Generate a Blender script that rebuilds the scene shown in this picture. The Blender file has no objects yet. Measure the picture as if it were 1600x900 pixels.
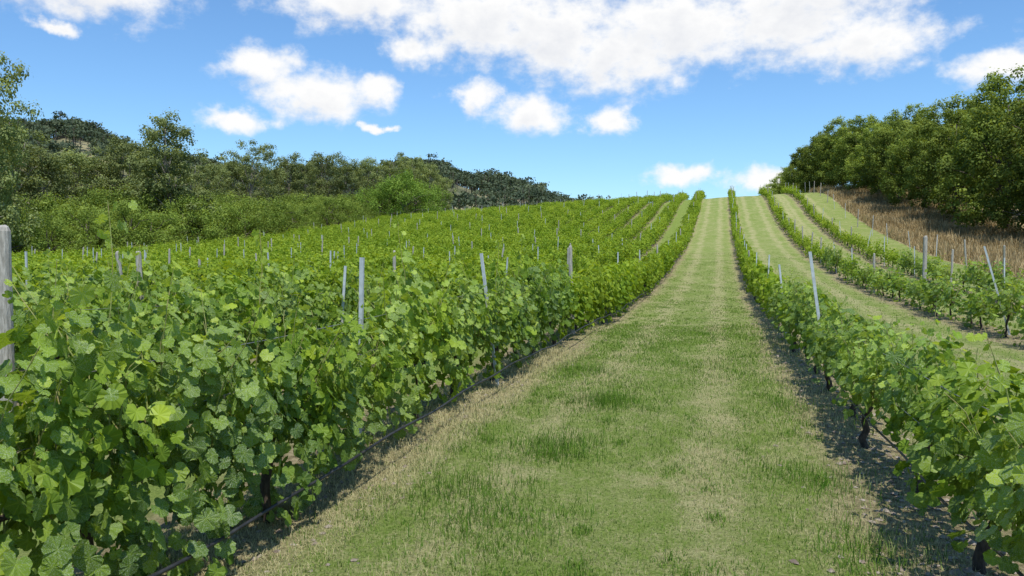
import bpy, math, numpy as np
from mathutils import Vector
R = math.radians
rng = np.random.default_rng(7)
scene = bpy.context.scene
COL = scene.collection
VIEW = 14.6          # camera heading is 14.6 deg anticlockwise from the row direction (+Y)
EYE = 1.75
L1, R1 = -3.0, 1.35
R2, R3 = 5.85, 9.2
SL, S1 = 2.3, 2.65
LX = [L1, L1 - S1] + [L1 - S1 - SL * k for k in range(1, 19)]

# ------------------------------------------------------------------ terrain
_s = np.linspace(0, 1500, 6001)
_sl = np.interp(_s, [0, 20, 100, 140, 200, 1500], [0, 0, 0.180, -0.02, -0.01, 0.0])
_h = np.concatenate([[0], np.cumsum((_sl[1:] + _sl[:-1]) / 2 * (_s[1] - _s[0]))])
def H(x, y):
    x = np.asarray(x, float); y = np.asarray(y, float)
    base = np.interp(y, _s, _h)
    f = np.where(x < 0, np.clip(1 + 0.006 * x, 0.5, 1), np.clip(1 + 0.004 * x, 1, 1.12))
    b = 0.03 * np.sin(x * 0.9 + y * 0.31) + 0.025 * np.sin(y * 0.77 - x * 0.4) + 0.012 * np.sin(x * 3.1 + 1.3 * y)
    return base * f + b

# ------------------------------------------------------------------ mesh helpers
def make_mesh(name, V, F, attrs=None, mats=(), midx=None, smooth=False):
    me = bpy.data.meshes.new(name)
    V = np.asarray(V, np.float32); F = np.asarray(F, np.int32)
    k = F.shape[1]
    me.vertices.add(len(V)); me.vertices.foreach_set('co', V.ravel())
    me.loops.add(F.size); me.loops.foreach_set('vertex_index', F.ravel())
    me.polygons.add(len(F))
    me.polygons.foreach_set('loop_start', np.arange(len(F), dtype=np.int32) * k)
    if midx is not None:
        me.polygons.foreach_set('material_index', np.asarray(midx, np.int32))
    me.polygons.foreach_set('use_smooth', np.full(len(F), smooth))
    for m in mats: me.materials.append(m)
    me.update(calc_edges=True)
    for an, av in (attrs or {}).items():
        a = me.attributes.new(an, 'FLOAT', 'POINT')
        a.data.foreach_set('value', np.asarray(av, np.float32))
    return me

def join(parts):
    Vs, Fs, Ts, Ws, Ms = [], [], [], [], []
    off = 0
    for V, F, t, w, m in parts:
        Vs.append(V); Fs.append(F + off); off += len(V)
        Ts.append(t); Ws.append(w); Ms.append(np.full(len(F), m))
    return np.concatenate(Vs), np.concatenate(Fs), np.concatenate(Ts), np.concatenate(Ws), np.concatenate(Ms)

def tube(pts, rad, n=6):
    pts = np.asarray(pts, float); rad = np.asarray(rad, float)
    T = np.gradient(pts, axis=0); T /= np.linalg.norm(T, axis=1)[:, None] + 1e-9
    ref = np.array([1.0, 0.13, 0.07]) if abs(T[0][0]) < 0.8 else np.array([0.1, 1.0, 0.05])
    U = np.cross(T, ref); U /= np.linalg.norm(U, axis=1)[:, None] + 1e-9
    W = np.cross(T, U)
    a = np.arange(n) * 2 * math.pi / n
    V = pts[:, None, :] + rad[:, None, None] * (np.cos(a)[None, :, None] * U[:, None, :] + np.sin(a)[None, :, None] * W[:, None, :])
    m = len(pts)
    i = np.arange(m - 1)[:, None] * n; j = np.arange(n)[None, :]; j2 = (j + 1) % n
    A = (i + j).ravel(); B = (i + j2).ravel(); C = (i + n + j2).ravel(); D = (i + n + j).ravel()
    F = np.concatenate([np.stack([A, B, C], 1), np.stack([A, C, D], 1)])
    V = V.reshape(-1, 3)
    V = np.concatenate([V, pts[-1:]]); top = len(V) - 1; b = (m - 1) * n
    cap = np.array([[b + q, b + (q + 1) % n, top] for q in range(n)])
    return V, np.concatenate([F, cap])

def frames(nrm, tip):
    nrm = nrm / (np.linalg.norm(nrm, axis=1)[:, None] + 1e-9)
    tip = tip - (tip * nrm).sum(1)[:, None] * nrm
    tip = tip / (np.linalg.norm(tip, axis=1)[:, None] + 1e-9)
    x = np.cross(tip, nrm)
    return np.stack([x, tip, nrm], axis=2)   # columns

def stamp(tmpl, pos, Rm, sc):
    V, F, vein = tmpl
    N = len(pos); k = len(V)
    out = pos[:, None, :] + np.einsum('nij,kj->nki', Rm, V) * sc[:, None, None]
    FF = (F[None] + (np.arange(N) * k)[:, None, None]).reshape(-1, 3)
    return out.reshape(-1, 3), FF, np.tile(vein, N)

def leaf_template(level, r=None):
    if level == 0:
        half = [(0, 1.0, 1), (9, .92, .4), (18, .93, .3), (30, .86, 0), (41, .92, .4), (52, 1.0, 1), (63, .92, .4), (74, .91, .3),
                (87, .83, 0), (100, .89, .4), (113, .92, 1), (128, .84, .3), (143, .80, .2), (160, .68, 0), (174, .36, 0)]
    elif level == 1:
        half = [(0, 1.0, 1), (28, .86, 0), (52, 1.0, 1), (85, .83, 0), (113, .9, 1), (150, .70, 0), (174, .35, 0)]
    else:
        V = np.array([[0, -.35, 0], [.55, .15, -.08], [0, .75, -.05], [-.55, .15, -.08]], float)
        return V, np.array([[0, 1, 2], [0, 2, 3]]), np.zeros(4)
    pts = [(a, q, v) for a, q, v in half] + [(-a, q, v) for a, q, v in half[::-1] if a != 0]
    V = [(0, 0, 0)]; vein = [1.0]
    cup = r.uniform(-.08, .24)
    for a, q, v in pts:
        q *= r.uniform(.93, 1.06)
        x, y = q * math.sin(R(a)), q * math.cos(R(a))
        z = -0.20 * y * abs(y) - cup * x * x + 0.12 * abs(x) + r.uniform(-.06, .06)
        V.append((x * .80, y * .76, z * .9)); vein.append(v)
    n = len(pts)
    F = [(0, 1 + (i + 1) % n, 1 + i) for i in range(n)]
    return np.array(V), np.array(F), np.array(vein)
LH = [leaf_template(0, rng) for _ in range(7)]
LM = [leaf_template(1, rng) for _ in range(4)]
LL = [leaf_template(2)]

def put(name, data, parent=None, loc=(0, 0, 0), rot=(0, 0, 0), sc=(1, 1, 1), **props):
    o = bpy.data.objects.new(name, data)
    o.location = loc; o.rotation_euler = rot; o.scale = sc
    if parent: o.parent = parent
    for k, v in props.items(): o[k] = v
    COL.objects.link(o)
    return o

# ------------------------------------------------------------------ node helpers
def nn(nt, t, loc=None, **kw):
    n = nt.nodes.new(t)
    for k, v in kw.items():
        setattr(n, k, v)
    return n
def setin(nt, sock, v):
    if isinstance(v, bpy.types.NodeSocket): nt.links.new(v, sock)
    else: sock.default_value = v
def math_(nt, op, a, b=0.0, c=None, clamp=False):
    n = nn(nt, 'ShaderNodeMath', operation=op); n.use_clamp = clamp
    setin(nt, n.inputs[0], a); setin(nt, n.inputs[1], b)
    if c is not None: setin(nt, n.inputs[2], c)
    return n.outputs[0]
def mixc(nt, f, a, b, mode='MIX'):
    n = nn(nt, 'ShaderNodeMix', data_type='RGBA', blend_type=mode)
    def s(sock, v):
        if isinstance(v, bpy.types.NodeSocket): nt.links.new(v, sock)
        elif isinstance(v, (tuple, list)): sock.default_value = (*v[:3], 1)
        else: sock.default_value = v
    s(n.inputs[0], f); s(n.inputs[6], a); s(n.inputs[7], b)
    return n.outputs[2]
def noise(nt, vec, scale, detail=4, rough=.6, out=0):
    n = nn(nt, 'ShaderNodeTexNoise'); n.inputs['Scale'].default_value = scale
    n.inputs['Detail'].default_value = detail; n.inputs['Roughness'].default_value = rough
    if vec is not None: nt.links.new(vec, n.inputs['Vector'])
    return n.outputs[out]
def ramp(nt, f, lo, hi):
    n = nn(nt, 'ShaderNodeMapRange', interpolation_type='SMOOTHSTEP')
    setin(nt, n.inputs[0], f); n.inputs[1].default_value = lo; n.inputs[2].default_value = hi
    return n.outputs[0]
def newmat(name):
    m = bpy.data.materials.new(name); m.use_nodes = True
    nt = m.node_tree; nt.nodes.clear()
    return m, nt, nn(nt, 'ShaderNodeOutputMaterial')
def attr(nt, name):
    return nn(nt, 'ShaderNodeAttribute', attribute_name=name).outputs['Fac']
def position(nt): return nn(nt, 'ShaderNodeNewGeometry').outputs['Position']

def foliage_mat(name, dark, mid, young, trans=.3, rough=.5, spots=False, vein=False, hue=.25, spec=.3, trcol=None, vary=.12):
    m, nt, out = newmat(name)
    t = attr(nt, 'tint')
    pos = position(nt)
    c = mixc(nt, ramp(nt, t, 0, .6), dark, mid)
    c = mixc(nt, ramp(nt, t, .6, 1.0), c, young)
    big = noise(nt, pos, .35, 2)
    c = mixc(nt, math_(nt, 'MULTIPLY', ramp(nt, big, .35, .7), hue), c, young)
    rnd = nn(nt, 'ShaderNodeObjectInfo').outputs['Random']
    br = math_(nt, 'ADD', math_(nt, 'MULTIPLY', rnd, 2 * vary), 1 - vary)
    cb = nn(nt, 'ShaderNodeCombineColor'); 
    for q in range(3): nt.links.new(br, cb.inputs[q])
    c = mixc(nt, 1.0, c, cb.outputs[0], 'MULTIPLY')
    if vein:
        v = math_(nt, 'POWER', attr(nt, 'vein'), 11.0)
        c = mixc(nt, math_(nt, 'MULTIPLY', v, .25), c, tuple(min(1, q * 1.4 + .02) for q in young))
    if spots:
        s = noise(nt, pos, 240, 2, .6)
        s2 = ramp(nt, noise(nt, pos, 1.1, 2), .38, .58)
        c = mixc(nt, math_(nt, 'MULTIPLY', math_(nt, 'MULTIPLY', ramp(nt, s, .50, .62), s2), .6), c, (.45, .52, .40))
    p = nn(nt, 'ShaderNodeBsdfPrincipled')
    nt.links.new(c, p.inputs['Base Color'])
    p.inputs['Roughness'].default_value = rough
    p.inputs['Specular IOR Level'].default_value = spec
    tr = nn(nt, 'ShaderNodeBsdfTranslucent')
    tc = mixc(nt, 1.0, c, trcol or (1.5, 1.35, .5), 'MULTIPLY')
    nt.links.new(tc, tr.inputs['Color'])
    ms = nn(nt, 'ShaderNodeMixShader'); ms.inputs[0].default_value = trans
    nt.links.new(p.outputs[0], ms.inputs[1]); nt.links.new(tr.outputs[0], ms.inputs[2])
    nt.links.new(ms.outputs[0], out.inputs[0])
    return m

def solid_mat(name, c1, c2, scale=8, rough=.8, stretch=(1, 1, 1), metal=0, bump=.3):
    m, nt, out = newmat(name)
    tc = nn(nt, 'ShaderNodeTexCoord').outputs['Object']
    mp = nn(nt, 'ShaderNodeMapping'); nt.links.new(tc, mp.inputs[0]); mp.inputs['Scale'].default_value = stretch
    n = noise(nt, mp.outputs[0], scale, 6, .65)
    p = nn(nt, 'ShaderNodeBsdfPrincipled')
    nt.links.new(mixc(nt, ramp(nt, n, .35, .68), c1, c2), p.inputs['Base Color'])
    p.inputs['Roughness'].default_value = rough; p.inputs['Metallic'].default_value = metal
    b = nn(nt, 'ShaderNodeBump'); b.inputs['Strength'].default_value = bump; b.inputs['Distance'].default_value = .02
    nt.links.new(n, b.inputs['Height']); nt.links.new(b.outputs[0], p.inputs['Normal'])
    nt.links.new(p.outputs[0], out.inputs[0])
    return m

M_vine = foliage_mat('vine_leaf', (.065, .138, .012), (.185, .30, .024), (.38, .49, .046), .40, .48, True, True, .35, .24)
M_vine_far = foliage_mat('vine_leaf_distant', (.098, .180, .014), (.215, .325, .028), (.37, .455, .055), .42, .6, False, False, .42, .11)
M_cane = solid_mat('green_cane', (.24, .30, .07), (.30, .24, .10), 20)
M_bark = solid_mat('vine_bark', (.03, .022, .016), (.10, .07, .05), 30, .95, (1, 1, .3), 0, .8)
M_wood = solid_mat('weathered_wood', (.26, .24, .20), (.46, .43, .37), 14, .9, (4, 4, .5), 0, .6)
M_steel = solid_mat('galvanised_steel', (.42, .45, .46), (.56, .59, .60), 12, .5, (1, 1, 1), .2, .05)
M_hose = solid_mat('black_polythene', (.015, .015, .016), (.04, .04, .04), 9, .5)
M_wire = solid_mat('trellis_steel', (.25, .25, .25), (.4, .4, .4), 9, .5, (1, 1, 1), .6)
M_stone = solid_mat('stone', (.16, .12, .09), (.34, .29, .23), 12, .9)
M_trunk = solid_mat('dark_bark', (.06, .045, .035), (.16, .13, .10), 6, .95, (1, 1, .3))
M_gumtrunk = solid_mat('pale_gum_bark', (.18, .15, .12), (.34, .30, .25), 4, .9, (1, 1, .3))
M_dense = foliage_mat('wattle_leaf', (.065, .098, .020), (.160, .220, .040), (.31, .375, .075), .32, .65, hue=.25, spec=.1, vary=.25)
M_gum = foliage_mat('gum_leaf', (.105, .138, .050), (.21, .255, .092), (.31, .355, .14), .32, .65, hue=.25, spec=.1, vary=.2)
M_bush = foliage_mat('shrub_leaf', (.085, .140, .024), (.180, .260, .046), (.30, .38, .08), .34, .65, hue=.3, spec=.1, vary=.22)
M_bush2 = foliage_mat('bright_shrub_leaf', (.085, .155, .024), (.16, .26, .04), (.24, .35, .06), .30, .65, hue=.1, spec=.1)
M_forest = foliage_mat('forest_leaf', (.036, .056, .034), (.072, .096, .054), (.125, .15, .08), .15, .7, hue=.15, spec=.1)

# ---- ground cover colour
def cover(nt):
    pos = position(nt)
    sx = nn(nt, 'ShaderNodeSeparateXYZ'); nt.links.new(pos, sx.inputs[0])
    X, Y = sx.outputs[0], sx.outputs[1]
    wob = math_(nt, 'MULTIPLY', math_(nt, 'SUBTRACT', noise(nt, pos, .5, 3), .5), .8)
    Xw = math_(nt, 'ADD', X, wob)
    dl = math_(nt, 'PINGPONG', math_(nt, 'SUBTRACT', Xw, L1 - S1), SL / 2)
    dr = None
    for xx in (L1, R1, R2, R3):
        q = math_(nt, 'ABSOLUTE', math_(nt, 'SUBTRACT', Xw, xx))
        dr = q if dr is None else math_(nt, 'MINIMUM', dr, q)
    isr = math_(nt, 'GREATER_THAN', Xw, L1)
    mx = nn(nt, 'ShaderNodeMix', data_type='FLOAT'); nt.links.new(isr, mx.inputs[0]); nt.links.new(dl, mx.inputs[2]); nt.links.new(dr, mx.inputs[3])
    d = mx.outputs[0]                                   # distance to nearest row
    track = math_(nt, 'SUBTRACT', 1.0, ramp(nt, math_(nt, 'ABSOLUTE', math_(nt, 'SUBTRACT', d, 1.42)), .05, .42))
    dirt = math_(nt, 'SUBTRACT', 1.0, ramp(nt, d, .25, .75))
    n1 = noise(nt, pos, 1.1, 5, .7); n2 = noise(nt, pos, 11, 5, .75); n3 = noise(nt, pos, 4.0, 3, .6)
    nmix = math_(nt, 'ADD', math_(nt, 'MULTIPLY', n1, .5), math_(nt, 'MULTIPLY', n2, .35))
    nmix = math_(nt, 'ADD', nmix, math_(nt, 'MULTIPLY', n3, .25))
    st = math_(nt, 'ADD', nmix, math_(nt, 'MULTIPLY', track, .11))
    st = math_(nt, 'ADD', st, math_(nt, 'MULTIPLY', math_(nt, 'SUBTRACT', 1.0, ramp(nt, d, .4, 1.0)), .08))
    st = math_(nt, 'SUBTRACT', st, math_(nt, 'MULTIPLY', math_(nt, 'SUBTRACT', 1.0, isr), .12))
    field = math_(nt, 'MULTIPLY', math_(nt, 'GREATER_THAN', Xw, -49.0), math_(nt, 'LESS_THAN', Xw, 13.2))
    field = math_(nt, 'MULTIPLY', field, math_(nt, 'LESS_THAN', Y, 200.0))
    return pos, ramp(nt, st, .45, .77), dirt, field, n1, n2

M_ground, nt, out = newmat('vineyard_ground')
pos, st, dirt, field, n1, n2 = cover(nt)
fine = noise(nt, pos, 45, 5, .75)
straw = mixc(nt, ramp(nt, fine, .3, .7), (.28, .25, .11), (.50, .46, .25))
green = mixc(nt, ramp(nt, fine, .3, .7), (.11, .165, .028), (.24, .31, .07))
c = mixc(nt, math_(nt, 'ADD', math_(nt, 'MULTIPLY', st, .82), .03), green, straw)
soil = mixc(nt, ramp(nt, n2, .35, .65), (.15, .105, .065), (.40, .32, .20))
c = mixc(nt, math_(nt, 'MULTIPLY', dirt, .85), c, soil)
dry = mixc(nt, ramp(nt, n1, .35, .65), (.28, .22, .11), (.44, .36, .20))
c = mixc(nt, field, dry, c)
p = nn(nt, 'ShaderNodeBsdfPrincipled'); p.inputs['Roughness'].default_value = .95; p.inputs['Specular IOR Level'].default_value = .1
nt.links.new(c, p.inputs['Base Color'])
b = nn(nt, 'ShaderNodeBump'); b.inputs['Strength'].default_value = .8; b.inputs['Distance'].default_value = .05
nt.links.new(math_(nt, 'ADD', fine, n2), b.inputs['Height']); nt.links.new(b.outputs[0], p.inputs['Normal'])
nt.links.new(p.outputs[0], out.inputs[0])

M_grass, nt, out = newmat('grass_blade')
pos, st, dirt, field, n1, n2 = cover(nt)
t = attr(nt, 'tint')
green = mixc(nt, noise(nt, pos, 20, 2), (.125, .215, .028), (.26, .37, .07))
green = mixc(nt, ramp(nt, t, .02, .22), (.085, .19, .022), green)
straw = mixc(nt, noise(nt, pos, 25, 2), (.42, .37, .17), (.68, .62, .37))
f = math_(nt, 'ADD', math_(nt, 'MULTIPLY', st, .82), math_(nt, 'MULTIPLY', dirt, .35))
f = ramp(nt, math_(nt, 'ADD', math_(nt, 'SUBTRACT', t, .48), f), .2, .88)
c = mixc(nt, f, green, straw)
df = nn(nt, 'ShaderNodeBsdfDiffuse'); nt.links.new(c, df.inputs[0])
tr = nn(nt, 'ShaderNodeBsdfTranslucent'); nt.links.new(c, tr.inputs[0])
ms = nn(nt, 'ShaderNodeMixShader'); ms.inputs[0].default_value = .4
nt.links.new(df.outputs[0], ms.inputs[1]); nt.links.new(tr.outputs[0], ms.inputs[2]); nt.links.new(ms.outputs[0], out.inputs[0])

M_drygrass = foliage_mat('dry_long_grass', (.28, .20, .09), (.46, .35, .18), (.60, .49, .28), .35, .8, hue=.15, spec=.1, trcol=(1, 1, .9))
M_hill, nt, out = newmat('hill_grass')
pos = position(nt)
p = nn(nt, 'ShaderNodeBsdfPrincipled'); p.inputs['Roughness'].default_value = 1
nt.links.new(mixc(nt, ramp(nt, noise(nt, pos, .03, 5), .4, .62), (.26, .23, .12), (.10, .11, .05)), p.inputs[0])
nt.links.new(p.outputs[0], out.inputs[0])

# ------------------------------------------------------------------ ground
def grid_mesh(name, xs, ys, mat, hf):
    gx, gy = np.meshgrid(xs, ys)
    V = np.stack([gx, gy, hf(gx, gy)], -1).reshape(-1, 3)
    nx = len(xs); i = np.arange(len(ys) - 1)[:, None] * nx; j = np.arange(nx - 1)[None]
    a = (i + j).ravel()
    F = np.stack([a, a + 1, a + nx + 1, a + nx], 1)
    return make_mesh(name, V, F, mats=[mat], smooth=True)
xs = np.concatenate([np.linspace(-1500, -70, 30), np.linspace(-66, -8, 60), np.arange(-7.5, 12, .3), np.linspace(13, 50, 30), np.linspace(60, 1500, 30)])
ys = np.concatenate([np.linspace(-600, -5, 20), np.arange(-4, 30, .3), np.linspace(31, 220, 160), np.linspace(230, 1800, 40)])
put('ground', grid_mesh('ground', xs, ys, M_ground, H), kind='structure')

def at(b, d):
    a = R(b - VIEW); return d * math.sin(a), d * math.cos(a)

HB = np.array([-70, -50, -36, -29, -25.6, -21, -15, -8, -4.6, -1.8, 1.3, 4, 8, 14])
HT = np.array([.08, .115, .130, .130, .112, .092, .086, .098, .098, .084, .070, .058, .04, .0])
def hillh(b, d):
    pk = np.interp(b, HB, HT) * 400
    u = np.clip((d - 170) / 230, 0, 1); up = u * u * (3 - 2 * u) * .55 + u * .45
    dn = np.clip((d - 420) / 500, 0, 1)
    return pk * up * (1 - dn * .8) + 2.0 * np.sin(b * .9 + d * .02) * u - .5
bs = np.linspace(-70, 14, 130); ds = np.linspace(165, 800, 60)
gb, gd = np.meshgrid(bs, ds)
a = np.radians(gb - VIEW)
V = np.stack([gd * np.sin(a), gd * np.cos(a), hillh(gb, gd)], -1).reshape(-1, 3)
nx = len(bs); ii = (np.arange(len(ds) - 1)[:, None] * nx + np.arange(nx - 1)[None]).ravel()
F = np.stack([ii, ii + 1, ii + nx + 1, ii + nx], 1)
put('hill', make_mesh('hill', V, F, mats=[M_hill], smooth=True), kind='structure')

# forest on hill
nT = 4800
fb = rng.uniform(-52, 9, nT); fd = 230 + 230 * rng.random(nT) ** .8
ridge = rng.random(nT) < .36; fd[ridge] = rng.uniform(375, 430, ridge.sum())
clr = np.sin(fb * .7 + 1.0) + np.sin(fd * .035 + fb * .3)
keep = (clr < 1.5) | (rng.random(nT) < .5) | ridge | (fb > -5.5)
keep &= ~((fb > -22.0) & (fb < -19.5) & (fd > 330) & (fd < 365) & (rng.random(nT) < .8))
keep &= ~((fb > -4.0) & (fb < -1.4) & (fd > 270) & (fd < 320) & (rng.random(nT) < .85))
fb, fd = fb[keep], fd[keep]; nT = len(fb)
ax = np.radians(fb - VIEW); bx = np.stack([fd * np.sin(ax), fd * np.cos(ax), hillh(fb, fd)], 1)
hgt = rng.uniform(5, 10, nT) * np.where(rng.random(nT) < .12, 1.3, 1)
K = 70
cl = rng.normal(size=(nT, 7, 3)); cl /= np.linalg.norm(cl, axis=2)[..., None]
cl *= rng.uniform(.3, 1, (nT, 7, 1))
pick = rng.integers(0, 7, (nT, K))
cc = np.take_along_axis(cl, pick[..., None], 1)
loc = cc * np.array([2.2, 2.2, 1.0]) * (hgt / 8)[:, None, None] + rng.normal(size=(nT, K, 3)) * np.array([.8, .8, .45])
P = bx[:, None] + loc; P[..., 2] += (hgt * .72)[:, None]
P = P.reshape(-1, 3); nr = (loc.reshape(-1, 3) * .3 + rng.normal(size=P.shape) * .6 + [0, 0, .5])
Vv, Ff, vv = stamp(LL[0], P, frames(nr, rng.normal(size=P.shape)), rng.uniform(.5, 1.0, len(P)))
tint = np.repeat(np.clip(np.repeat(rng.random(nT), K) * .7 + rng.random(nT * K) * .3, 0, 1), 4)
tv, tf = tube([[0, 0, -1], [0, 0, 1]], [.014, .008], 4)
TV = (tv[None] * np.stack([hgt * 1.2, hgt * 1.2, hgt * .42], 1)[:, None] + (bx + np.stack([hgt * 0, hgt * 0, hgt * .42], 1))[:, None]).reshape(-1, 3)
TF = (tf[None] + (np.arange(nT) * len(tv))[:, None, None]).reshape(-1, 3)
Va, Fa, Ta, Wa, Ma = join([(Vv, Ff, tint, vv, 0), (TV, TF, np.zeros(len(TV)), np.zeros(len(TV)), 1)])
put('forest', make_mesh('forest', Va, Fa, {'tint': Ta}, [M_forest, M_trunk], Ma), kind='stuff', label='dark gum forest covering a dry grassy hill', category='forest')

# ------------------------------------------------------------------ vines
def canopy(seed, leaves, nsh=20, nfill=520, top=1.35, bot=.34, halfw=.34, half=.82, size=.072, tall=0, skip=1, upright=.6, foot=.45, tally=0.0):
    r = np.random.default_rng(seed)
    pos, nrm, tip, sc, tn = [], [], [], [], []
    stems = []
    for s in range(nsh + tall):
        y0 = r.uniform(-half * .85, half * .85); side = r.choice([-1, 1])
        Ls = r.uniform(.45, .95) * (top / 1.35)
        if r.random() < .2: Ls *= 1.28
        istall = s >= nsh
        if istall: Ls = r.uniform(1.1, 1.3) + (.25 if s == nsh else 0); y0 = tally + r.uniform(-.12, .12) + (0 if s == nsh else r.uniform(-.5, .5))
        m = 12; u = np.linspace(0, 1, m)
        lean = side * r.uniform(.05, .5) * (0.2 if istall else 1) * halfw / .34; ly = r.normal() * (.22 if not istall else .08)
        arch = 0 if (istall or r.random() < upright * .5) else r.uniform(0, .5) ** 1.4
        x = .02 * side + lean * Ls * u ** 1.5; y = y0 + ly * u
        z = .55 + Ls * (u - arch * u ** 2.6)
        line = np.stack([x, y, z], 1) + np.cumsum(r.normal(size=(m, 3)) * .009, 0)
        stems.append(tube(line, np.linspace(.006, .002, m), 4))
        nl = int((Ls + .15) / (.055 if not istall else .04))
        for q in range(nl):
            t = (q + r.random()) / nl
            pt = np.array([np.interp(t, u, line[:, k]) for k in range(3)])
            sd = side if r.random() < .65 else -side
            o = np.array([sd * r.uniform(.02, .11), r.normal() * .07, r.uniform(-.03, .05)])
            if t > .8: o *= .5
            pos.append(pt + o)
            nrm.append([sd * r.uniform(.1, 1) + o[0] * 3, r.normal() * .6, r.uniform(.0, 1.1)])
            tip.append([sd * r.uniform(.1, .9), r.normal() * .7, -r.uniform(-.2, 1)])
            shrink = (1 - .6 * max(0, t - .4) / .6) if not istall else (1.0 if t < .8 else .6)
            sc.append(size * r.uniform(.7, 1.25) * shrink)
            tn.append(np.clip(r.normal(.34, .22) + (1.0 * (t - .45) if t > .45 else 0), 0, 1))
    for q in range(nfill):
        z = r.uniform(0, 1); zz = bot + (top - bot) * z ** .95
        w = halfw * (foot + (1.1 - foot) * math.sin(math.pi * min(1, z * .85 + .08))) * (1 - .3 * z)
        y = r.uniform(-half, half)
        w *= 1 + .28 * math.sin(y * 7 + zz * 6 + seed)
        zz += .10 * math.sin(y * 5 + seed) * (1 + (z < .3)) + r.normal() * .06
        sd = r.choice([-1, 1]); fx = r.random() ** .35
        pos.append([sd * w * fx + r.normal() * .04, y, max(zz, .06)])
        nrm.append([sd * r.uniform(.2, 1.1), r.normal() * .6, r.uniform(-.1, 1.0) + (z > .85) * .6])
        tip.append([sd * r.uniform(-.1, .6), r.normal() * .7, -r.uniform(.0, 1)])
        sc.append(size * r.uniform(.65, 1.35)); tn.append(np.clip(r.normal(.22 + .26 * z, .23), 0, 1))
    pos, nrm, tip, sc, tn = map(np.array, (pos, nrm, tip, sc, tn))
    parts = []
    idx = r.integers(0, len(leaves), len(pos))
    Rm = frames(nrm, tip)
    for k, tm in enumerate(leaves):
        w = idx == k
        if not w.any(): continue
        V, F, ve = stamp(tm, pos[w], Rm[w], sc[w])
        parts.append((V, F, np.repeat(tn[w], len(tm[0])), ve, 0))
    for V, F in stems[::skip]:
        parts.append((V, F, np.full(len(V), .5), np.zeros(len(V)), 1))
    return parts

def vine_mesh(name, *a, mat=M_vine, **k):
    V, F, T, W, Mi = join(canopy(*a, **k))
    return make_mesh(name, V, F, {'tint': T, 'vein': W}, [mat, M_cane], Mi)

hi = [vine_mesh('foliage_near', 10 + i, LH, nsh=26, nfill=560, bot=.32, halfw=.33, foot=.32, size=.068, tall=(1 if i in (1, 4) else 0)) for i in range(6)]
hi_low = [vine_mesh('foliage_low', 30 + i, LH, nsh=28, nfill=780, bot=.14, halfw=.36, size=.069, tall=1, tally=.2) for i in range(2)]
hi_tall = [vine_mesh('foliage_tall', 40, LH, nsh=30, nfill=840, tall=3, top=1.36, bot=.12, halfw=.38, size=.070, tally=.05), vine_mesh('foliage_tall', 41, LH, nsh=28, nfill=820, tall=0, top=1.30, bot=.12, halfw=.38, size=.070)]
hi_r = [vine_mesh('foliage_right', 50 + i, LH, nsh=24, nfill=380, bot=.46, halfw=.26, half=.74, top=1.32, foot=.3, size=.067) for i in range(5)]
md = [vine_mesh('foliage_mid', 60 + i, LM, nsh=22, nfill=420, size=.083, skip=4, bot=.32, mat=M_vine_far) for i in range(6)]
md_r = [vine_mesh('foliage_mid', 70 + i, LM, nsh=20, nfill=260, size=.083, skip=4, bot=.42, halfw=.26, half=.78, mat=M_vine_far) for i in range(4)]
sp = [vine_mesh('foliage_sparse', 80 + i, LM, nsh=13, nfill=150, size=.082, top=1.3, bot=.18, halfw=.30, half=.56, skip=1, upright=1.5) for i in range(6)]

def trunk_mesh(seed):
    r = np.random.default_rng(seed)
    m = 9; u = np.linspace(0, 1, m)
    pts = np.stack([.03 * np.sin(u * 5 + seed) , .04 * np.sin(u * 4 + seed * 2), -.08 + .68 * u], 1) + r.normal(size=(m, 3)) * .008
    rad = np.interp(u, [0, .15, .8, 1], [.050, .034, .030, .036]) * r.uniform(.9, 1.2, m)
    parts = [tube(pts, rad, 8)]
    for s in (-1, 1):
        v = np.linspace(0, 1, 7)
        arm = np.stack([pts[-1, 0] + .02 * np.sin(v * 6), pts[-1, 1] + s * .6 * v, .58 + .05 * np.sin(v * 3)], 1)
        parts.append(tube(arm, np.linspace(.024, .011, 7), 6))
    V, F, T, W, Mi = join([(v, f, np.zeros(len(v)), np.zeros(len(v)), 0) for v, f in parts])
    return make_mesh('trunk', V, F, mats=[M_bark], smooth=True)
trunks = [trunk_mesh(i) for i in range(5)]

vines = []   # x, y, zscale, type, rowindex
TA = math.tan(R(52))
for i, X in enumerate(LX):
    y0 = 1.9 if i == 0 else max(6.6, abs(X) / TA - 1.5)
    for y in np.arange(y0, 132, 1.42 if i < 8 else 1.55):
        vines.append([X, y, 1.0 if y < 95 else .84, 'full', i])
for k, y in enumerate(np.arange(3.3, 132, 1.5)):
    vines.append([R1, y, (.90 if abs(y - 10.6) > .9 else .76) * (1 if y < 95 else .85), 'right', 0])
for j, (X, y0, s) in enumerate([(R2, 14.2, .84), (R3, 22, .86)]):
    for y in np.arange(y0, 130, 1.25):
        if rng.random() < (.07, .10)[j]: continue
        vines.append([X, y, s * rng.uniform(.65, 1.15), 'sparse', 1 + j])
for v in vines:
    v[0] += rng.normal() * .05; v[1] += rng.normal() * (.06 if v[3] != 'sparse' else .15)
score = [math.hypot(v[0], v[1]) * (1 + .05 * v[4]) for v in vines]
order = np.argsort(score)
sel = [vines[i] for i in order[:299]]; rest = [vines[i] for i in order[299:]]
G = 'grape vines trained along the trellis rows'
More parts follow.
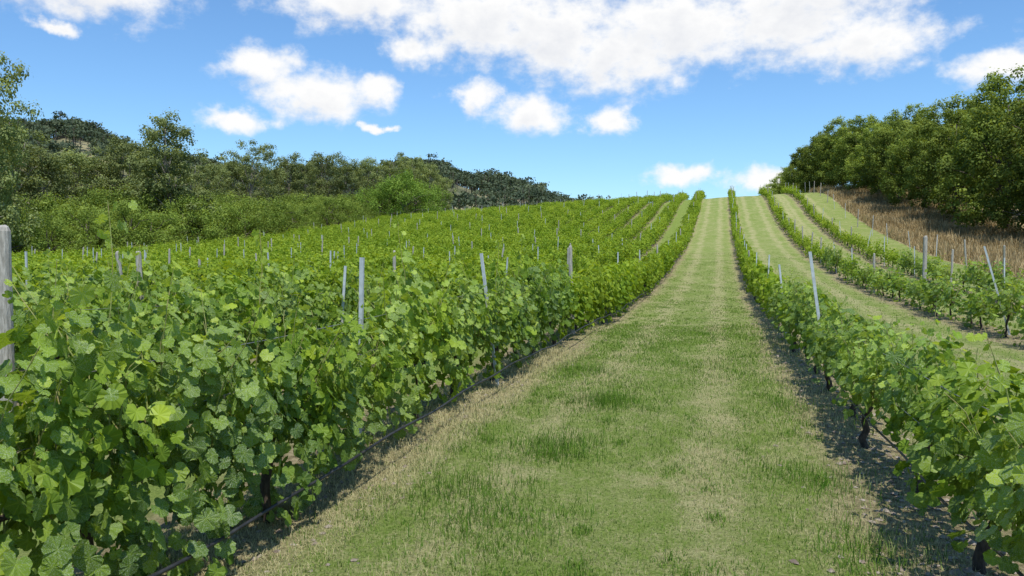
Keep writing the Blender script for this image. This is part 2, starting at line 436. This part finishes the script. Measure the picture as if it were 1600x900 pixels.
for n, (X, y, s, ty, ri) in enumerate(sel):
    near_left = (ri == 0 and X < 0)
    if near_left and 2.6 < y < 3.9: y = 3.2
    z = float(H(X, y)); d = math.hypot(X, y)
    if ty == 'sparse': me = sp[rng.integers(len(sp))]
    elif near_left and y < 2.6: me = hi_tall[1]
    elif near_left and y < 3.9: me = hi_tall[0]
    elif near_left and y < 5.0: me = hi_low[0]
    elif ty == 'right': me = hi_r[rng.integers(5)] if d < 19 else md_r[rng.integers(4)]
    elif d < 16 and ri < 4: me = hi[rng.integers(len(hi))]
    else: me = md[rng.integers(len(md))]
    if ty == 'sparse': lab = 'young sparse grape vine with gaps between shoots on mown grass'
    elif me is hi_tall[0]: lab = 'leafy grape vine with tall shoots rising above the row'
    elif X > 0: lab = 'low bushy green grape vine above bare stony soil'
    else: lab = 'dense green grape vine on a wire trellis'
    rot = R(180) if rng.random() < .5 and me not in hi_tall else 0
    e = put('grape_vine', None, None, (X, y, z), (0, 0, 0), label=lab, category='grape vine', group=G)
    e.empty_display_size = .2
    hs = s * rng.uniform(.86, 1.08) if me is not hi_tall[0] else 1.0
    tl = rng.normal(size=2) * .035 if me is not hi_tall[0] else (0, 0)
    put('foliage', me, e, (0, 0, 0), (tl[0], tl[1], rot), (rng.uniform(.85, 1.12), rng.uniform(.95, 1.05), hs))
    ts = .7 if ty == 'sparse' else 1
    put('trunk', trunks[rng.integers(5)], e, (0, 0, 0), (0, 0, 0), (ts, ts, s))

lowsets = [join([p for p in canopy(100 + i, LL, nsh=15, nfill=230, size=.12, halfw=.48, bot=.36) if p[4] == 0]) for i in range(8)]
lowr = [join([p for p in canopy(110 + i, LL, nsh=14, nfill=150, size=.115, halfw=.28, bot=.40) if p[4] == 0]) for i in range(5)]
lowsp = [join([p for p in canopy(120 + i, LL, nsh=11, nfill=85, size=.12, top=1.3, bot=.16, half=.52, upright=1.6) if p[4] == 0]) for i in range(5)]
parts = []
for X, y, s, ty, ri in rest:
    pool = {'full': lowsets, 'right': lowr, 'sparse': lowsp}[ty]
    V, F, T, W, Mi = pool[rng.integers(len(pool))]
    sg = rng.choice([-1, 1])
    VV = V * np.array([sg * rng.uniform(.85, 1.3), sg, s * rng.uniform(.78, 1.12)])
    VV = VV + np.array([X, y, 0]); VV[:, 2] += H(X, VV[:, 1])
    parts.append((VV, F, np.clip(T + rng.normal() * .14, 0, 1), W, 0))
    tvv, tff = tube([[X, y, float(H(X, y)) - .05], [X, y + .03, float(H(X, y)) + .55 * s]], [.035, .03], 4)
    parts.append((tvv, tff, np.zeros(len(tvv)), np.zeros(len(tvv)), 1))
V, F, T, W, Mi = join(parts)
put('grape_vines', make_mesh('grape_vines', V, F, {'tint': T, 'vein': W}, [M_vine_far, M_bark], Mi), kind='stuff',
    label='dense rows of grape vines climbing the slope', category='grape vines')

# ------------------------------------------------------------------ posts
def wood_post_mesh(seed):
    r = np.random.default_rng(seed)
    zz = np.array([-.3, 0, .4, .8, 1.2, 1.6, 1.93, 1.965, 1.98])
    rr = np.array([.06, .06, .058, .056, .055, .053, .052, .047, .035]) * r.uniform(.95, 1.05, 9)
    pts = np.stack([r.normal(size=9) * .004, r.normal(size=9) * .004, zz], 1)
    V, F = tube(pts, rr, 12)
    return make_mesh('wood_post', V, F, mats=[M_wood], smooth=False)
def steel_post_mesh():
    prof = np.array([[-.022, .018], [-.026, .018], [-.026, -.016], [.026, -.016], [.026, .018], [.022, .018], [.022, -.012], [-.022, -.012]]) * .72
    zz = [-.3]
    for k in range(10): zz += [.3 + k * .15, .315 + k * .15]
    zz += [1.8]
    V = []
    for i, q in enumerate(zz):
        notch = (i % 2 == 0 and i > 0 and i < len(zz) - 1)
        for x, y in prof:
            if notch and y > .01: y -= .005
            V.append((x, y, q))
    n = 8; F = []
    for i in range(len(zz) - 1):
        for j in range(n):
            F.append((i * n + j, i * n + (j + 1) % n, (i + 1) * n + (j + 1) % n, (i + 1) * n + j))
    b = (len(zz) - 1) * n
    F += [(b + 1, b + 2, b + 7, b + 0), (b + 2, b + 3, b + 6, b + 7), (b + 3, b + 4, b + 5, b + 6)]
    return make_mesh('steel_post', V, F, mats=[M_steel])
wm = [wood_post_mesh(i) for i in range(4)]; stm = steel_post_mesh()
def wood_post(x, y, h=1.75, th=1.0, tilt=(0, 0), lab='weathered grey wooden trellis post standing among vines'):
    put('wooden_post', wm[rng.integers(4)], None, (x, y, float(H(x, y))), (tilt[0], tilt[1], rng.uniform(0, 6)), (th, th, h / 1.98),
        label=lab, category='post', group='wooden trellis posts')
def steel_post(x, y, h=1.7, tilt=(0, 0), lab='galvanised steel trellis post rising from the vines'):
    put('steel_post', stm, None, (x, y, float(H(x, y))), (tilt[0], tilt[1], rng.uniform(-.3, .3)), (1, 1, h / 1.8),
        label=lab, category='post', group='steel trellis posts')
wood_post(-6.44, 6.0, 1.96, 1.3, (0, R(1.5)), 'thick weathered grey wooden end post of a vine row')
steel_post(L1 - .08, 6.45, 1.75, (0, R(1.5)))
steel_post(L1 + .20, 10.0, 1.75, (0, R(-8)), 'leaning galvanised steel post propped in the vine row')
steel_post(R1 + .02, 11.0, 1.80, (0, R(-8)), 'leaning galvanised steel post in a low vine row')
steel_post(R2 + .25, 19.5, 2.0, (0, R(-15)), 'strongly leaning galvanised steel post beside sparse vines')
wood_post(R2 + .5, 28.2, 2.2, 1.2, (0, 0), 'tall weathered wooden post beside sparse vines')
for i, X in enumerate(LX):
    y = (14.5 if i == 0 else max(9.5, abs(X) / TA)) + rng.uniform(0, 3)
    k = i
    while y < 130:
        tl = (rng.normal() * .03, rng.normal() * .04)
        if k % 3 == 0 or (rng.random() < .2): wood_post(X, y, rng.uniform(1.6, 1.9), .75, tl)
        else: steel_post(X, y, rng.uniform(1.55, 1.85), tl)
        y += rng.uniform(7, 10) * (1 if y < 60 else 1.4); k += 1
for X, y in [(R1, 17.5), (R2, 34), (R3, 30), (12.2, 40)]:
    while y < 130:
        tl = (rng.normal() * .03, rng.normal() * .06)
        if rng.random() < .45: wood_post(X, y, rng.uniform(1.5, 1.75), .8, tl)
        else: steel_post(X, y, rng.uniform(1.5, 1.75), tl)
        y += rng.uniform(5, 8)

def line_obj(name, X, y0, y1, h, rad, mat, lab, cat, sag=0.0, seg=.5, n=6):
    ys_ = np.arange(y0, y1, seg)
    z = H(np.full_like(ys_, X), ys_) + h + sag * np.sin(ys_ * 1.4) + sag * .5 * np.sin(ys_ * 3.3)
    pts = np.stack([X + .012 * np.sin(ys_ * 2.1), ys_, z], 1)
    V, F = tube(pts, np.full(len(pts), rad), n)
    put(name, make_mesh(name, V, F, mats=[mat], smooth=True), label=lab, category=cat)
line_obj('irrigation_hose', L1 + .39, 1.0, 60, .27, .012, M_hose, 'black irrigation hose strung low along the vine trunks', 'hose', .02, .25)
line_obj('irrigation_hose', R1 - .06, 3.0, 60, .30, .009, M_hose, 'black irrigation hose strung low along the vine trunks', 'hose', .015, .25)
for X, y0, hs in [(L1, 1.0, (.9, 1.2)), (LX[1], 6.1, (.9, 1.2)), (R1, 3, (.62, .95)), (R2, 14, (.6, .95)), (R3, 24, (.6, .95))]:
    for h in hs:
        line_obj('trellis_wire', X - .04, y0, 80, h, .0025, M_wire, 'thin steel trellis wire running through the vines', 'wire', .008, 1.0, 4)

# ------------------------------------------------------------------ grass
def blades(N, x0, x1, y0, y1, hmin, hmax, wid, tintm, seed, lie=.9):
    r = np.random.default_rng(seed)
    y = y0 * (y1 / y0) ** r.random(N); x = r.uniform(x0, x1, N)
    az = r.uniform(0, 2 * math.pi, N); ln = r.uniform(.3, lie, N)
    grow = np.clip(y / 6, 1, 4)
    h = r.uniform(hmin, hmax, N) * (1 + .25 * np.sin(x * 2.3 + 1.7 * np.sin(y * 1.1))) * np.sqrt(grow)
    w = wid * grow * r.uniform(.6, 1.4, N)
    t = np.clip(r.normal(tintm, .28, N), 0, 1)
    return x, y, az, ln, h, w, t
def blade_mesh(sets):
    x, y, az, ln, h, w, t = [np.concatenate(q) for q in zip(*sets)]
    z = H(x, y) - .004
    dx, dy = np.cos(az), np.sin(az)
    b = np.stack([x, y, z], 1)
    sidev = np.stack([-dy, dx, 0 * dx], 1) * (w / 2)[:, None]
    up1 = np.stack([dx * ln * h * .35, dy * ln * h * .35, h * .6 * (1.15 - ln * .8)], 1)
    up2 = np.stack([dx * ln * h, dy * ln * h, h * (1.1 - ln)], 1)
    V = np.stack([b - sidev, b + sidev, b + up1 + sidev * .7, b + up1 - sidev * .7, b + up2], 1).reshape(-1, 3)
    o = np.arange(len(x))[:, None] * 5
    F = np.concatenate([o + [0, 1, 2], o + [0, 2, 3], o + [3, 2, 4]])
    return V, F, np.repeat(t, 5)
sets = [blades(200000, -3.5, 1.9, 2.3, 20, .015, .045, .0042, .38, 1, 1.05),
        blades(45000, -3.5, 1.9, 16, 60, .012, .028, .006, .43, 2, 1.05),
        blades(34000, -3.4, -2.2, 2.3, 14, .04, .11, .004, .95, 3, 1.095),
        blades(22000, -2.4, 1.4, 2.3, 14, .03, .09, .003, .9, 13, 1.095),
        blades(70000, 1.7, 13, 9, 60, .012, .04, .005, .38, 4, 1.05),
        blades(14000, -2.3, .9, 2.5, 18, .03, .07, .0045, .2, 6)]
r = np.random.default_rng(5)
cent = [(-1.25, 9.0, .30, 1300), (-1.4, 6.9, .36, 1400), (-1.9, 5.6, .35, 500), (-1.4, 5.0, .42, 700), (.75, 9.5, .35, 400), (.8, 6.5, .35, 700), (.9, 5.0, .3, 600), (-1.9, 11.5, .3, 600)]
for q in range(150):
    cy = 2.8 * (28 / 2.8) ** r.random(); s_ = r.choice([-1, 1])
    cent.append((-.82 + s_ * r.uniform(0, 1.8), cy, r.uniform(.05, .22), 80))
for cx, cy, cr, n in cent:
    x = cx + r.normal(size=n) * cr * .6; y = cy + r.normal(size=n) * cr * .8
    hh = .7 if n == 80 else 1.35
    sets.append((x, y, r.uniform(0, 6.3, n), r.uniform(.15, .9, n), r.uniform(.04, .13, n) * hh, np.full(n, .0055), np.clip(r.normal(.08, .12, n), 0, 1)))
V, F, T = blade_mesh(sets)
put('grass', make_mesh('grass', V, F, {'tint': T}, [M_grass]), kind='stuff', label='short mown grass with dry straw patches between vine rows', category='grass')

def longgrass(N, x0, x1, y0, y1, h0, h1, w, seed):
    r = np.random.default_rng(seed)
    y = r.uniform(y0, y1, N); x = x0 + (x1 - x0) * r.random(N)
    return (x, y, r.uniform(0, 6.3, N), r.uniform(.1, .7, N), r.uniform(h0, h1, N) * (.8 + .4 * np.sin(x * .8 + y * .5)), np.full(N, w), r.random(N))
V, F, T = blade_mesh([longgrass(90000, 13.2, 24, 36, 150, .4, 1.15, .05, 8), longgrass(30000, -60, -49.5, 30, 130, .4, .8, .06, 9)])
put('dry_grass', make_mesh('dry_grass', V, F, {'tint': T}, [M_drygrass]), kind='stuff', label='tall dry straw coloured grass along the field edge', category='grass')

r = np.random.default_rng(12)
ico = np.array([[0, 0, 1], [.9, 0, .3], [.3, .85, .3], [-.7, .5, .35], [-.7, -.55, .3], [.3, -.85, .3], [0, 0, -.5]]) 
icf = np.array([[0, 1, 2], [0, 2, 3], [0, 3, 4], [0, 4, 5], [0, 5, 1], [6, 2, 1], [6, 3, 2], [6, 4, 3], [6, 5, 4], [6, 1, 5]])
n = 1500; sy = 2.5 * (22 / 2.5) ** r.random(n); side = r.random(n) < .65
sx = np.where(side, R1 + r.normal(size=n) * .30, L1 + .2 + r.normal(size=n) * .3)
ss = r.uniform(.008, .03, n) * np.where(side & (r.random(n) < .12) & (abs(sx - R1) < .4), 1.9, 1)
an = r.uniform(0, 6.3, n)
Vs = ico[None] * r.uniform(.7, 1.3, (n, 7, 1)) * ss[:, None, None] * np.array([1.2, 1, .7])
ca, sa = np.cos(an)[:, None], np.sin(an)[:, None]
Vx = Vs[..., 0] * ca - Vs[..., 1] * sa; Vy = Vs[..., 0] * sa + Vs[..., 1] * ca
Vs = np.stack([Vx + sx[:, None], Vy + sy[:, None], Vs[..., 2] + H(sx, sy)[:, None]], -1).reshape(-1, 3)
put('stones', make_mesh('stones', Vs, (icf[None] + (np.arange(n) * 7)[:, None, None]).reshape(-1, 3), mats=[M_stone]), kind='stuff', label='small stones and clods on bare soil', category='stones')

# ------------------------------------------------------------------ trees
def tree(seed, style, mat, tmat):
    r = np.random.default_rng(seed)
    clumps = []; limbs = []
    if style == 'dense':
        h = 12.4
        lobes = [(np.array([0, 0, 9.0]), 2.9)]
        for q in range(13):
            az = q * 2.4 + r.uniform(-.4, .4); zz = 2.6 + 5.8 * (q / 12) + r.uniform(-.3, .3); rr = np.interp(zz, [1, 4, 6, 9], [2.4, 2.9, 2.8, 1.9])
            lobes.append((np.array([math.cos(az) * rr, math.sin(az) * rr, zz]), r.uniform(1.5, 2.4)))
        for lc, lr in lobes:
            lt = r.uniform(-.14, .14)
            for q in range(int(5.5 * lr * lr)):
                dv = r.normal(size=3); dv /= np.linalg.norm(dv)
                c = lc + dv * lr * r.uniform(.7, 1) * np.array([1, 1, .95])
                if c[2] < 1.1: continue
                clumps.append((c, r.uniform(.5, .85), lt + .28 * dv[2]))
        per, leaf, fl = 210, .155, .85
        trunkline = np.array([[0, 0, -.3], [.15, .1, 1.5], [.0, .3, 3.5], [.2, .1, 6.5], [.1, 0, 9]]); tr_ = [.24, .18, .15, .1, .04]
    elif style == 'gum':
        h = 14.6
        trunkline = np.array([[0, 0, -.3], [.2, .1, 2.5], [-.1, .3, 5], [.3, .0, 8], [.1, -.2, 11], [.2, 0, 12.8]]); tr_ = [.24, .18, .14, .1, .06, .03]
        for q in range(22):
            az = q * 2.4 + r.uniform(-.4, .4); zz = 1.0 + 11.6 * (q / 21)
            rr = r.uniform(.9, 3.2) * np.interp(zz, [0, 4, 9, 13], [1.05, 1.1, .9, .45])
            cc = np.array([math.cos(az) * rr, math.sin(az) * rr, zz + r.uniform(.2, 1.0)])
            limbs.append(cc)
            for w in range(6):
                clumps.append((cc + r.normal(size=3) * [.9, .9, .6], r.uniform(.55, 1.0), 0))
        for w in range(6): clumps.append((np.array([.2, 0, 12.6]) + r.normal(size=3) * [.8, .8, .6], r.uniform(.4, .8), 0))
        per, leaf, fl = 150, .17, .85
    elif style == 'bare':
        h = 14.6
        trunkline = np.array([[0, 0, -.3], [.2, .1, 3], [-.1, .3, 6], [.3, .0, 9], [.1, -.2, 11.5]]); tr_ = [.22, .17, .13, .1, .05]
        for q in range(24):
            az = q * 2.4 + r.uniform(-.4, .4); zz = 2.5 + 9.8 * (q / 23)
            rr = r.uniform(1.4, 3.6)
            cc = np.array([math.cos(az) * rr, math.sin(az) * rr, zz + r.uniform(.5, 1.2)])
            limbs.append(cc)
            for w in range(8): clumps.append((cc + r.normal(size=3) * [1.0, 1.0, .6], r.uniform(.5, .95), 0))
        per, leaf, fl = 130, .16, .7
    else:
        h = 6.0
        for q in range(80):
            dv = r.normal(size=3); dv /= np.linalg.norm(dv); dv[2] = abs(dv[2]) * 1.0 - .1
            c = dv * r.uniform(.6, 1) ** .5 * np.array([4.0, 4.0, 3.9]) * (1 + .15 * math.sin(dv[0] * 6 + seed)) + [0, 0, 1.3]
            clumps.append((c, r.uniform(.6, 1.0), .15 * dv[2]))
        per, leaf, fl = 170, .12, .85
        trunkline = np.array([[0, 0, -.3], [.1, .05, 1.5], [0, .1, 3.5]]); tr_ = [.16, .12, .05]
    pos, nr, tn = [], [], []
    for c, cr, lt in clumps:
        n = int(per * (cr / .9) ** 2)
        dv = r.normal(size=(n, 3)); dv /= np.linalg.norm(dv, axis=1)[:, None]
        rad = cr * (r.random(n) ** .4) * (1 + .25 * np.sin(dv[:, 0] * 6 + c[0]))
        pos.append(c + dv * rad[:, None] * [1, 1, fl])
        nr.append(dv * 1.0 + r.normal(size=(n, 3)) * .4 + [0, 0, .45])
        base = np.clip(r.normal(.42, .14) + lt, 0, .9)
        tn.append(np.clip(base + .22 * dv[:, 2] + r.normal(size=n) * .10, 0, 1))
    pos, nr, tn = np.concatenate(pos), np.concatenate(nr), np.concatenate(tn)
    V, F, ve = stamp(LL[0], pos, frames(nr, r.normal(size=pos.shape)), leaf * r.uniform(.6, 1.3, len(pos)))
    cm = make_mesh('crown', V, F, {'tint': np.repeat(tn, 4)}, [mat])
    tp = [tube(trunkline, tr_, 8)]
    ends = limbs if limbs else [c[0] for c in clumps[::9]]
    zt = trunkline[:, 2]
    for c in ends:
        zb = min(max(c[2] * .62 - .3, .6), zt[-1] * .92)
        b0 = np.array([np.interp(zb, zt, trunkline[:, k]) for k in range(3)])
        u = np.linspace(0, 1, 6)[:, None]
        ln = b0 + (c - b0) * u + np.array([0, 0, .5]) * np.sin(u * math.pi) * .6
        ln[1:-1] += r.normal(size=(4, 3)) * .1
        tp.append(tube(ln, np.linspace(.07, .02, 6), 5))
    V, F, T, W, Mi = join([(v, f, np.zeros(len(v)), np.zeros(len(v)), 0) for v, f in tp])
    return make_mesh('trunk', V, F, mats=[tmat], smooth=True), cm, h
dense = [tree(200 + i, 'dense', M_dense, M_trunk) for i in range(5)]
gums = [tree(220 + i, 'gum', M_gum, M_gumtrunk) for i in range(4)]
bare = tree(230, 'bare', M_gum, M_gumtrunk)
bushes = [tree(240 + i, 'bush', M_bush, M_trunk) for i in range(4)]
bright = tree(250, 'bush', M_bush2, M_trunk)
def plant(kind, t, x, y, h, wide=1.0, lab='', cat='tree', group=None):
    e = put(kind, None, None, (x, y, float(H(x, y)) - .05), (0, 0, rng.uniform(0, 6.28)), label=lab, category=cat)
    if group: e['group'] = group
    s = h / t[2]
    put('trunk', t[0], e, sc=(s * wide, s * wide, s)); put('crown', t[1], e, sc=(s * wide, s * wide, s))
for k, (x, y, h, w) in enumerate([(23.5, 53, 13.0, 1), (22.6, 62, 13.2, 1), (21.6, 70.5, 14.0, .95), (20.4, 80, 12.4, .95), (19.8, 89, 9.6, 1.05), (19.0, 97, 9.8, 1.1), (18.4, 105, 9.2, 1.15),
                                  (17.8, 114, 10.8, 1.1), (17.0, 124, 11.4, 1.1), (16.4, 134, 11.2, 1.1), (15.8, 145, 10.6, 1.2), (15.0, 157, 10.4, 1.2), (14.2, 170, 9.8, 1.3), (13.4, 185, 9.4, 1.3), (12.8, 202, 8.6, 1.4), (12, 222, 8.0, 1.4),
                                  (30, 58, 13.5, 1.1), (30, 70, 14.4, 1), (28.5, 83, 12.0, 1.1), (27, 95, 11, 1.1), (25.5, 108, 11, 1.2), (24.5, 121, 12, 1.2), (24, 134, 12, 1.2), (37, 78, 14, 1.1), (36, 98, 14, 1.2), (34, 118, 13, 1.2)]):
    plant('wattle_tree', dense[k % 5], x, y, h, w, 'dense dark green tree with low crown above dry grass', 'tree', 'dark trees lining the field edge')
for k, (b, d, h, w) in enumerate([(-33.0, 68, 16.6, .7), (-34.4, 78, 15, 1.0), (-31.9, 90, 13.0, 1.1), (-30.2, 92, 11.2, 1.1), (-28.6, 95, 11.2, 1.2), (-27.2, 97, 11.0, 1.1), (-25.7, 96, 12.8, .95),
                                  (-24.4, 102, 11.2, 1.0), (-23.2, 90, 14.4, 1.1), (-21.8, 104, 10.6, 1.1), (-20.4, 110, 10.2, 1.1), (-19.2, 118, 10.8, 1.1), (-15.6, 124, 11.6, 1.1), (-14.4, 126, 11, 1.0), (-13.2, 132, 12.4, 1.1),
                                  (-11.6, 134, 11.4, 1.1), (-10.2, 138, 11.8, 1.1), (-8.6, 142, 12.2, 1.1), (-7.0, 146, 12.6, 1.1), (-5.9, 150, 11.8, 1.0), (-4.9, 156, 10.0, 1.0), (-16.9, 126, 10.6, 1.0)]):
    x, y = at(b, d)
    plant('gum_tree', gums[k % 4], x, y, h, w, 'tall grey green gum tree with open clumped crown' if h > 14 else 'grey green gum tree behind a hedge of shrubs', 'tree', 'gum trees beyond the vineyard')
x, y = at(-17.9, 116); plant('gum_tree', bare, x, y, 13.2, 1.0, 'open gum tree with pale branches showing through', 'tree', 'gum trees beyond the vineyard')
yy = 34.0
k = 0
while yy < 112:
    f = 1.0 if yy < 55 else 1.22 if yy < 85 else 1.02
    plant('shrub', bushes[k % 4], -52.5 + rng.uniform(-1.2, 1.2), yy, 5.2 * f * rng.uniform(.85, 1.1), 1.0, 'rounded green shrub in a hedge along the vines', 'shrub', 'shrubs forming a hedge')
    plant('shrub', bushes[(k + 2) % 4], -58 + rng.uniform(-1, 1), yy + 2, 6.0 * f * rng.uniform(.85, 1.1), 1.0, 'rounded green shrub in a hedge along the vines', 'shrub', 'shrubs forming a hedge')
    yy += 4.6; k += 1
for (b, d, h) in [(-7.8, 126, 8.8), (-6.9, 132, 8.2), (-9.4, 128, 6.8)]:
    x, y = at(b, d); plant('shrub', bright, x, y, h, .95, 'large rounded bright green shrub', 'shrub', 'bright shrubs')

# ------------------------------------------------------------------ light
SUN_AZ, SUN_EL = 152.0, 66.0
dv = Vector((math.cos(R(SUN_EL)) * math.sin(R(SUN_AZ)), math.cos(R(SUN_EL)) * math.cos(R(SUN_AZ)), math.sin(R(SUN_EL))))
ld = bpy.data.lights.new('sun', 'SUN'); ld.energy = 5.0; ld.angle = R(.5); ld.color = (1, .965, .9)
so = put('sun', ld, None, (0, 0, 50)); so.rotation_euler = dv.to_track_quat('Z', 'Y').to_euler()

w = bpy.data.worlds.new('World'); scene.world = w; w.use_nodes = True
nt = w.node_tree; nt.nodes.clear()
out = nn(nt, 'ShaderNodeOutputWorld')
sky = nn(nt, 'ShaderNodeTexSky', sky_type='NISHITA'); sky.sun_disc = False
sky.sun_elevation = R(SUN_EL); sky.sun_rotation = R(SUN_AZ); sky.ozone_density = 2.5; sky.air_density = 1.0; sky.dust_density = .3
bg = nn(nt, 'ShaderNodeBackground'); bg.inputs[1].default_value = .15
tint = mixc(nt, 1.0, sky.outputs[0], (.70, .95, 1.15), 'MULTIPLY'); nt.links.new(tint, bg.inputs[0])
clouds = [(-10.9, 17.2, 6.0, 2.2), (-6.6, 14.2, 2.6, 1.2), (-2, 16.2, 6, 3.2), (3, 15.3, 6, 3.2), (7, 13.6, 6.5, 2.7), (12, 15.4, 7, 3.0), (18.5, 15.0, 6, 2.6), (23.5, 13.5, 5, 1.9), (21, 17, 9, 2.2),
          (-28, 16.4, 6.5, 2.2), (-29.4, 13.7, 1.6, .5), (-17, 12.4, 2.9, 1.5), (-13.3, 10.8, 4.4, 1.9), (-18.6, 8.9, 2.6, .8), (-10.2, 11.2, 2.2, 1.2), (-2.3, 11.0, 2.1, 1.2), (1.4, 9.8, 2.8, 1.4),
          (6.9, 9.3, 1.7, 1.25), (11.7, 5.5, 2.4, .85), (17.6, 5.1, 3.0, 1.0), (31.6, 11.2, 3.4, 1.3), (-9.3, 8.8, 1.2, .3), (37, 14, 4, 2), (-42, 12, 6, 2), (55, 15, 10, 3), (-65, 20, 12, 4)]
g = bpy.data.node_groups.new('cloud_density', 'ShaderNodeTree')
g.interface.new_socket('AE', in_out='INPUT', socket_type='NodeSocketVector')
g.interface.new_socket('Density', in_out='OUTPUT', socket_type='NodeSocketFloat')
gi = nn(g, 'NodeGroupInput'); go = nn(g, 'NodeGroupOutput')
ae = gi.outputs[0]
wn = nn(g, 'ShaderNodeTexNoise'); wn.inputs['Scale'].default_value = .4; wn.inputs['Detail'].default_value = 5; wn.inputs['Roughness'].default_value = .58; g.links.new(ae, wn.inputs['Vector'])
sub = nn(g, 'ShaderNodeVectorMath', operation='SUBTRACT'); g.links.new(wn.outputs['Color'], sub.inputs[0]); sub.inputs[1].default_value = (.5, .5, .5)
scl = nn(g, 'ShaderNodeVectorMath', operation='MULTIPLY'); g.links.new(sub.outputs[0], scl.inputs[0]); scl.inputs[1].default_value = (4.5, 2.2, 0)
wad = nn(g, 'ShaderNodeVectorMath', operation='ADD'); g.links.new(ae, wad.inputs[0]); g.links.new(scl.outputs[0], wad.inputs[1])
cur = None
for (a_, e_, w_, h_) in clouds:
    s1 = nn(g, 'ShaderNodeVectorMath', operation='SUBTRACT'); g.links.new(wad.outputs[0], s1.inputs[0]); s1.inputs[1].default_value = (a_ - VIEW, e_, 0)
    s2 = nn(g, 'ShaderNodeVectorMath', operation='MULTIPLY'); g.links.new(s1.outputs[0], s2.inputs[0]); s2.inputs[1].default_value = (1 / w_, 1 / h_, 0)
    s3 = nn(g, 'ShaderNodeVectorMath', operation='LENGTH'); g.links.new(s2.outputs[0], s3.inputs[0])
    v = math_(g, 'SUBTRACT', 1.0, s3.outputs['Value'])
    cur = v if cur is None else math_(g, 'SMOOTH_MAX', cur, v, .2)
mp = nn(g, 'ShaderNodeMapping'); g.links.new(ae, mp.inputs[0]); mp.inputs['Scale'].default_value = (1, 1.4, 1)
fn = noise(g, mp.outputs[0], .5, 10, .6)
den = math_(g, 'ADD', cur, math_(g, 'MULTIPLY', math_(g, 'SUBTRACT', fn, .5), 1.6))
g.links.new(den, go.inputs[0])

tc = nn(nt, 'ShaderNodeTexCoord'); nv = nn(nt, 'ShaderNodeVectorMath', operation='NORMALIZE'); nt.links.new(tc.outputs['Generated'], nv.inputs[0])
sxyz = nn(nt, 'ShaderNodeSeparateXYZ'); nt.links.new(nv.outputs[0], sxyz.inputs[0])
az = math_(nt, 'MULTIPLY', math_(nt, 'ARCTAN2', sxyz.outputs[0], sxyz.outputs[1]), 57.2958)
el = math_(nt, 'MULTIPLY', math_(nt, 'ARCSINE', sxyz.outputs[2]), 57.2958)
cmb = nn(nt, 'ShaderNodeCombineXYZ'); nt.links.new(az, cmb.inputs[0]); nt.links.new(el, cmb.inputs[1])
g1 = nn(nt, 'ShaderNodeGroup'); g1.node_tree = g; nt.links.new(cmb.outputs[0], g1.inputs[0])
off = nn(nt, 'ShaderNodeVectorMath', operation='ADD'); nt.links.new(cmb.outputs[0], off.inputs[0]); off.inputs[1].default_value = (.6, 1.3, 0)
g2 = nn(nt, 'ShaderNodeGroup'); g2.node_tree = g; nt.links.new(off.outputs[0], g2.inputs[0])
alpha = ramp(nt, g1.outputs[0], -.26, .64)
lit = math_(nt, 'SUBTRACT', g1.outputs[0], g2.outputs[0])
thick = ramp(nt, g1.outputs[0], .3, 1.2)
shade = math_(nt, 'SUBTRACT', math_(nt, 'MULTIPLY', thick, .6), math_(nt, 'MULTIPLY', lit, .5), clamp=True)
ccol = mixc(nt, shade, (1.0, 1.0, 1.0), (.64, .68, .77))
bc = nn(nt, 'ShaderNodeBackground'); nt.links.new(ccol, bc.inputs[0]); bc.inputs[1].default_value = 1.0
mxs = nn(nt, 'ShaderNodeMixShader'); nt.links.new(alpha, mxs.inputs[0]); nt.links.new(bg.outputs[0], mxs.inputs[1]); nt.links.new(bc.outputs[0], mxs.inputs[2])
nt.links.new(mxs.outputs[0], out.inputs[0])

# ------------------------------------------------------------------ camera
cd = bpy.data.cameras.new('camera'); cd.sensor_width = 36; cd.lens = 36 * 1250 / 1600; cd.clip_end = 5000; cd.clip_start = .05
co = put('camera', cd, None, (0, 0, EYE + float(H(0, 0))), (R(90 - 2.47), 0, R(VIEW)))
scene.camera = co
scene.view_settings.view_transform = 'Standard'; scene.view_settings.look = 'None'; scene.view_settings.exposure = 0
